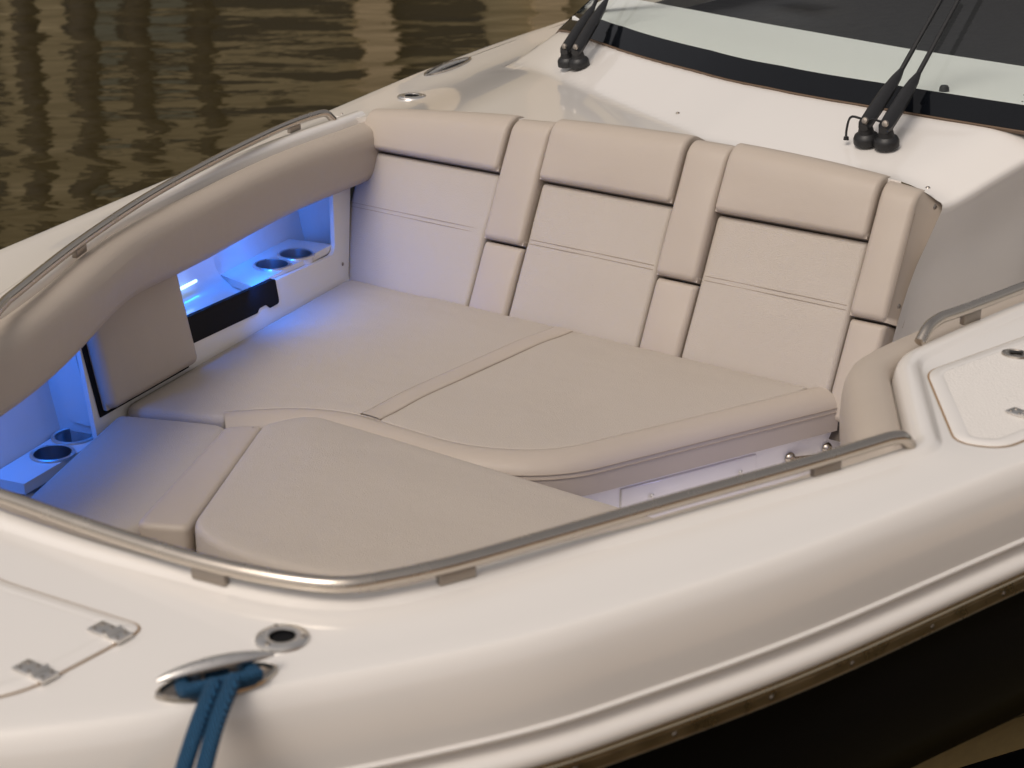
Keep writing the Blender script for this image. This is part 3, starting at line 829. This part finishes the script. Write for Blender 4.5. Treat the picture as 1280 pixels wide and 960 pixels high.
# mooring rope ----------------------------------------------------------------
rope = empty('mooring_rope', Mc @ Vector((0, 0, .02)), 'blue mooring rope looped round the raised steel cleat and led down over the side', 'rope')
bm = bmesh.new()
loop = [(.038, -.004, .012), (.046, -.016, .014), (.038, -.0225, .018), (0, -.0235, .0185), (-.038, -.0225, .018), (-.047, -.014, .014), (-.040, .012, .011), (0, .018, .011), (.038, .010, .011), (.046, -.010, .012)]
tube(bm, catmull([Mc @ Vector((x*.92, y-.004, z*.8)) for x, y, z in loop], .008), .0088, 12)
tube(bm, catmull([Mc @ Vector((x*.8, y-.004, z*.8-.004)) for x, y, z in loop[1:6]], .008), .0086, 12)
finish(bm, 'rope_loop', ROPE, rope)
for s, mid_px, end_px in ((-1, (247, 905), (222, 985)), (1, (270, 902), (249, 985))):
    a = Mc @ Vector((s*.0115, -.029, .017))
    mid = at(*mid_px, .417); e = at(*end_px, .385); far_e = e + (e-mid)*8 + Vector((0, 0, -.25))
    bm = bmesh.new(); tube(bm, resample(fillet([a, mid, e, far_e], [0, .04, .04, 0], seg=10), .01), .0098, 12)
    finish(bm, 'rope_strand', ROPE, rope)

# hatches -------------------------------------------------------------------
def hatch(outl, rad, mat, label, hin=()):
    P = resample(fillet(v2(outl), rad, True, 8), .02, True)
    area = sum(P[i-1].x*P[i].y-P[i].x*P[i-1].y for i in range(len(P)))
    if area < 0: P = P[::-1]
    Nn = normals2(P, True)
    h = None
    bm = bmesh.new()
    def ring(o, z): return [Vector((p.x+n.x*o, p.y+n.y*o, z)) for p, n in zip(P, Nn)]
    rows = [ring(.0022, .4002), ring(.0026, .4025), ring(.008, .4045), ring(.022, .4052), ring(.026, .4046)]
    V = grid(bm, rows, closed_v=True)
    h = finish(bm, 'hatch', GEL, boat, sharp=50, label=label)
    bm = bmesh.new(); rg = [bm.verts.new(v) for v in ring(.0258, .4043)]; top_fill(bm, rg, .4043, 0, .08)
    for v in bm.verts: v.co.z = .4043
    finish(bm, 'hatch_panel', mat, h)
    bm = bmesh.new(); grid(bm, [ring(-.0008, .4010), ring(.003, .4010)], closed_v=True); finish(bm, 'hatch_groove_shade', GAP, h)  # dark-tan strip stands in for the shadowed groove round the lid
    return h
zb = .4002
A = at(172, 775, .405); A = Vector((A.x, A.y))
h1 = hatch([(.448, 1.252), (.452, 1.03), (.30, .93), (-.30, .93), (-.452, 1.03), (-.448, 1.252), (-.2, 1.222), (.2, 1.222)], [.03, .07, .1, .1, .07, .03, .05, .05], GEL, 'bow anchor locker hatch with two hinges')
def hinge(px, py, parent, d):
    p = at(px, py, .407); M = frame((p.x, p.y, .4062), d, (0, 0, 1))
    bm = bmesh.new(); box(bm, (-.034, -.013, -.001), (-.003, .013, .002), M, .0012); box(bm, (.003, -.013, -.004), (.020, .013, .002), M, .0012)
    tube(bm, [M @ Vector((0, -.013, .002)), M @ Vector((0, .013, .002))], .004, 8)
    hh = finish(bm, 'hinge', STEELB, parent)
    for sx, sy in ((-.026, -.007), (-.026, .007), (-.010, -.007), (-.010, .007), (.014, -.007), (.014, .007)):
        bm = bmesh.new(); lathe(bm, [(.0001, .0012), (.0022, .001), (.0028, 0)], M @ Matrix.Translation((sx, sy, .002)), 8); finish(bm, 'screw', BRACK, hh)
hinge(142, 791, h1, (1, .03, 0)); hinge(49, 840, h1, (1, .03, 0))
h2 = hatch([(.835, 2.672), (1.005, 2.405), (1.075, 2.425), (1.29, 3.25), (1.02, 3.45)], [.035, .06, .06, .08, .08], NONSKID, 'side deck hatch with nonskid panel on the near side')
p = at(1270, 443, .405); bm = bmesh.new()
lathe(bm, [(.026, 0), (.025, .003), (.019, .004), (.016, .0015), (.009, .003), (.0001, .0035)], Matrix.Translation((p.x, p.y, .4045)), 24, sx=1, sy=.85)
lt = finish(bm, 'hatch_latch', STEEL, h2)
bm = bmesh.new(); box(bm, (-.012, -.004, 0), (.012, .004, .003), Matrix.Translation((p.x, p.y, .4085)) @ Matrix.Rotation(.5, 4, 'Z'), .001); finish(bm, 'latch_key', BLACKP, lt)
hinge(1284, 519, h2, (1, -.25, 0))

# ------------------------------------------------------------------ setting
WATER, N_, L_, B_ = new_mat('murky_water', (.042, .032, .013), .04)
B_.inputs['IOR'].default_value = 1.33
geo = N_.new('ShaderNodeNewGeometry'); rotm = N_.new('ShaderNodeMapping'); rotm.vector_type = 'POINT'
rotm.inputs['Rotation'].default_value = (0, 0, -R(43)); rotm.inputs['Scale'].default_value = (1, 1, 1)
L_.new(geo.outputs['Position'], rotm.inputs['Vector'])
prev = None
for sc, sx, sy, dist, det in ((1.0, .33, .62, .085, 2), (1.0, 1.1, 2.0, .022, 3), (1.0, 4, 7, .0022, 2)):
    mp = N_.new('ShaderNodeMapping'); mp.inputs['Scale'].default_value = (sx, sy, 1); L_.new(rotm.outputs[0], mp.inputs['Vector'])
    nz = N_.new('ShaderNodeTexNoise'); nz.inputs['Scale'].default_value = sc; nz.inputs['Detail'].default_value = det; nz.inputs['Distortion'].default_value = .4
    L_.new(mp.outputs[0], nz.inputs['Vector'])
    bpn = N_.new('ShaderNodeBump'); bpn.inputs['Strength'].default_value = 1; bpn.inputs['Distance'].default_value = dist
    L_.new(nz.outputs['Fac'], bpn.inputs['Height'])
    if prev: L_.new(prev.outputs[0], bpn.inputs['Normal'])
    prev = bpn
L_.new(prev.outputs[0], B_.inputs['Normal'])
bm = bmesh.new(); S = 1500; poly(bm, [(-S, -S, WATER_Z), (S, -S, WATER_Z), (S, S, WATER_Z), (-S, S, WATER_Z)])
w = finish(bm, 'water', WATER, smooth=False); tag(w, 'brown rippled harbour water mirroring a waterfront', kind='structure')

# waterfront across the basin, seen mirrored in the water
WALLM, *_ = new_mat('tan_render', (.46, .35, .20), .8); color_var(WALLM, (.47, .38, .22), (.30, .245, .145), .5)
DOORM, *_ = new_mat('dark_opening', (.02, .018, .014), .6); GREENM, *_ = new_mat('grey_green_door', (.13, .14, .11), .7)
PILEM, *_ = new_mat('dark_wet_timber', (.035, .026, .016), .7); add_bumps(PILEM, [('noise', 8, .03)])
COLM, *_ = new_mat('pale_column', (.60, .46, .28), .8)
az0 = YAW + math.atan(400/FPX)
fdir = Vector((-math.sin(az0), math.cos(az0), 0)); fside = Vector((math.cos(az0), math.sin(az0), 0))
F0 = Vector((CAM.x, CAM.y, WATER_Z)) + fdir*30
def fx(px):                                           # distance along the facade for a bearing
    a = YAW - math.atan((px-640)/FPX) - az0
    return -30*math.tan(a)
MF = frame(F0, fside, (0, 0, 1))
bld = empty('waterfront_building', F0, 'long tan waterfront building with dark doorways across the basin, mirrored in the water', 'building')
bm = bmesh.new(); box(bm, (-16, 0, -.5), (16, 8, 11.5), MF); finish(bm, 'wall', WALLM, bld)
bm = bmesh.new(); box(bm, (-16.4, -.4, 11.5), (16.4, 8.4, 11.9), MF); finish(bm, 'roof', PILEM, bld)
for name, x0, x1, z0, z1, m in (('door', 84, 245, 0, 3.5, DOORM), ('door', 262, 452, 0, 2.9, DOORM), ('window', 14, 46, 4.3, 6.0, DOORM), ('window', 92, 122, 4.2, 6.6, DOORM), ('window', 160, 195, 4.4, 5.6, DOORM), ('window', 240, 268, 4.4, 5.6, DOORM),
                               ('door', 500, 600, 0, 3.4, DOORM), ('door', -120, 0, .0, 3.6, DOORM), ('window', -60, -20, 4.3, 6.5, DOORM), ('window', 330, 370, 4.5, 6.0, DOORM)):
    bm = bmesh.new(); box(bm, (fx(x0), -.05, z0), (fx(x1), .02, z1), MF); d = finish(bm, name, m, bld)
    if name == 'door' and x0 == 84:
        bm = bmesh.new(); box(bm, (fx(100), -.08, .2), (fx(152), -.051, 2.9), MF); finish(bm, 'door_leaf', GREENM, d)
        bm = bmesh.new(); box(bm, (fx(172), -.08, .2), (fx(235), -.051, 2.7), MF); finish(bm, 'door_leaf', GREENM, d)
for x0, x1 in ((455, 494), (660, 700)):
    bm = bmesh.new(); box(bm, (fx(x0), -.35, -.5), (fx(x1), -.01, 9), MF); finish(bm, 'column', COLM, bld)
for k, (px, dist, h, where) in enumerate(((38, 25, 5.2, 'leftmost'), (108, 24, 5.0, 'second from the left'), (176, 25.5, 4.6, 'third from the left'), (255, 26, 4.0, 'rightmost'))):
    a = YAW - math.atan((px-640)/FPX); p = Vector((CAM.x-math.sin(a)*dist, math.cos(a)*dist, 0))
    bm = bmesh.new(); tube(bm, [(p.x, p.y, WATER_Z-1), (p.x, p.y, WATER_Z+h*.5), (p.x+.03, p.y, WATER_Z+h)], [.19, .175, .16], 12)
    o = finish(bm, 'mooring_piling', PILEM); tag(o, 'dark timber piling, %s of four mirrored in the water' % where, 'piling', 'pilings across the basin')

# timber dock added out of frame to darken hull reflections and bounce warm light
DOCKM, *_ = new_mat('dock_bounce_boards', (.42, .32, .22), .8); color_var(DOCKM, (.60, .42, .25), (.46, .32, .19), 3)
dk = empty('dock', (3.3, 2.5, WATER_Z), 'unseen timber dock added along the near side, shaping reflections in the dark hull', 'dock')
Md = Matrix.Translation((1.85, -1.2, 0)) @ Matrix.Rotation(R(-17), 4, 'Z')
bm = bmesh.new()
for k in range(60): box(bm, (0, k*.15, -.34), (5.7, k*.15+.142, -.30), Md)
finish(bm, 'boards', DOCKM, dk)
bm = bmesh.new(); box(bm, (.02, 0, -.62), (.10, 9, -.342), Md); finish(bm, 'fascia', PILEM, dk)
for k in range(4):
    p = Md @ Vector((.25, 1.0+2.4*k, 0)); bm = bmesh.new(); tube(bm, [(p.x, p.y, -1.6), (p.x, p.y, -.345)], .13, 12); finish(bm, 'support_post', PILEM, dk)
bh = empty('unseen_boathouse', (8.5, 1.0, -.30), 'unseen tan shed added behind the viewer, darkening and warming light on the topsides', 'building')  # added building: dims the camera side, throws warm light on the topsides
BHM, *_ = new_mat('bounce_boards', (.50, .39, .29), .8); color_var(BHM, (.74, .53, .35), (.64, .455, .30), 2)
bm = bmesh.new(); box(bm, (5.6, -4, -.29), (10, 11, 2.2), Md); finish(bm, 'wall', BHM, bh)
bm = bmesh.new(); box(bm, (4.9, -4.4, 2.2), (10.4, 11.4, 2.4), Md); finish(bm, 'roof', BHM, bh)
for k in range(4):
    bm = bmesh.new(); box(bm, (5.56, -2.5+3.4*k, .4), (5.597, -1.0+3.4*k, 1.5), Md); finish(bm, 'window', DARKIN, bh)
# ------------------------------------------------------------------ light
world = bpy.data.worlds.new('World'); scene.world = world; world.use_nodes = True
N_, L_ = world.node_tree.nodes, world.node_tree.links
bg = N_['Background']
sky = N_.new('ShaderNodeTexSky'); sky.sky_type = 'NISHITA'; sky.sun_disc = False
SEL, SAZ = R(54), YAW + R(139)                          # high sun through cloud, from the far side of the boat
sdir = Vector((-math.sin(SAZ)*math.cos(SEL), math.cos(SAZ)*math.cos(SEL), math.sin(SEL)))
sky.sun_elevation = SEL; sky.sun_rotation = math.atan2(sdir.x, sdir.y)
sky.air_density = 1.0; sky.dust_density = 4.0; sky.ozone_density = 1.0
hs = N_.new('ShaderNodeHueSaturation'); hs.inputs['Saturation'].default_value = .25
tint = N_.new('ShaderNodeMix'); tint.data_type = 'RGBA'; tint.blend_type = 'MULTIPLY'; tint.inputs['Factor'].default_value = 1; tint.inputs['B'].default_value = (1.0, .93, .87, 1)
L_.new(sky.outputs[0], hs.inputs['Color']); L_.new(hs.outputs[0], tint.inputs['A']); L_.new(tint.outputs['Result'], bg.inputs['Color'])
bg.inputs['Strength'].default_value = .12
sun = bpy.data.lights.new('sun', 'SUN'); sun.energy = 1.0; sun.angle = R(25); sun.color = (1, .92, .83)
so = bpy.data.objects.new('sun', sun); COL.objects.link(so)
so.rotation_euler = (-sdir).to_track_quat('-Z', 'Y').to_euler()

vs = scene.view_settings
scene.display_settings.display_device = 'sRGB'
vs.view_transform = 'Standard'; vs.look = 'None'; vs.gamma = 1; vs.exposure = 0.0; vs.use_curve_mapping = False
scene.render.engine = 'CYCLES'
scene.cycles.use_denoising = True
scene.cycles.max_bounces = 10; scene.cycles.transparent_max_bounces = 12
scene.cycles.sample_clamp_indirect = 4
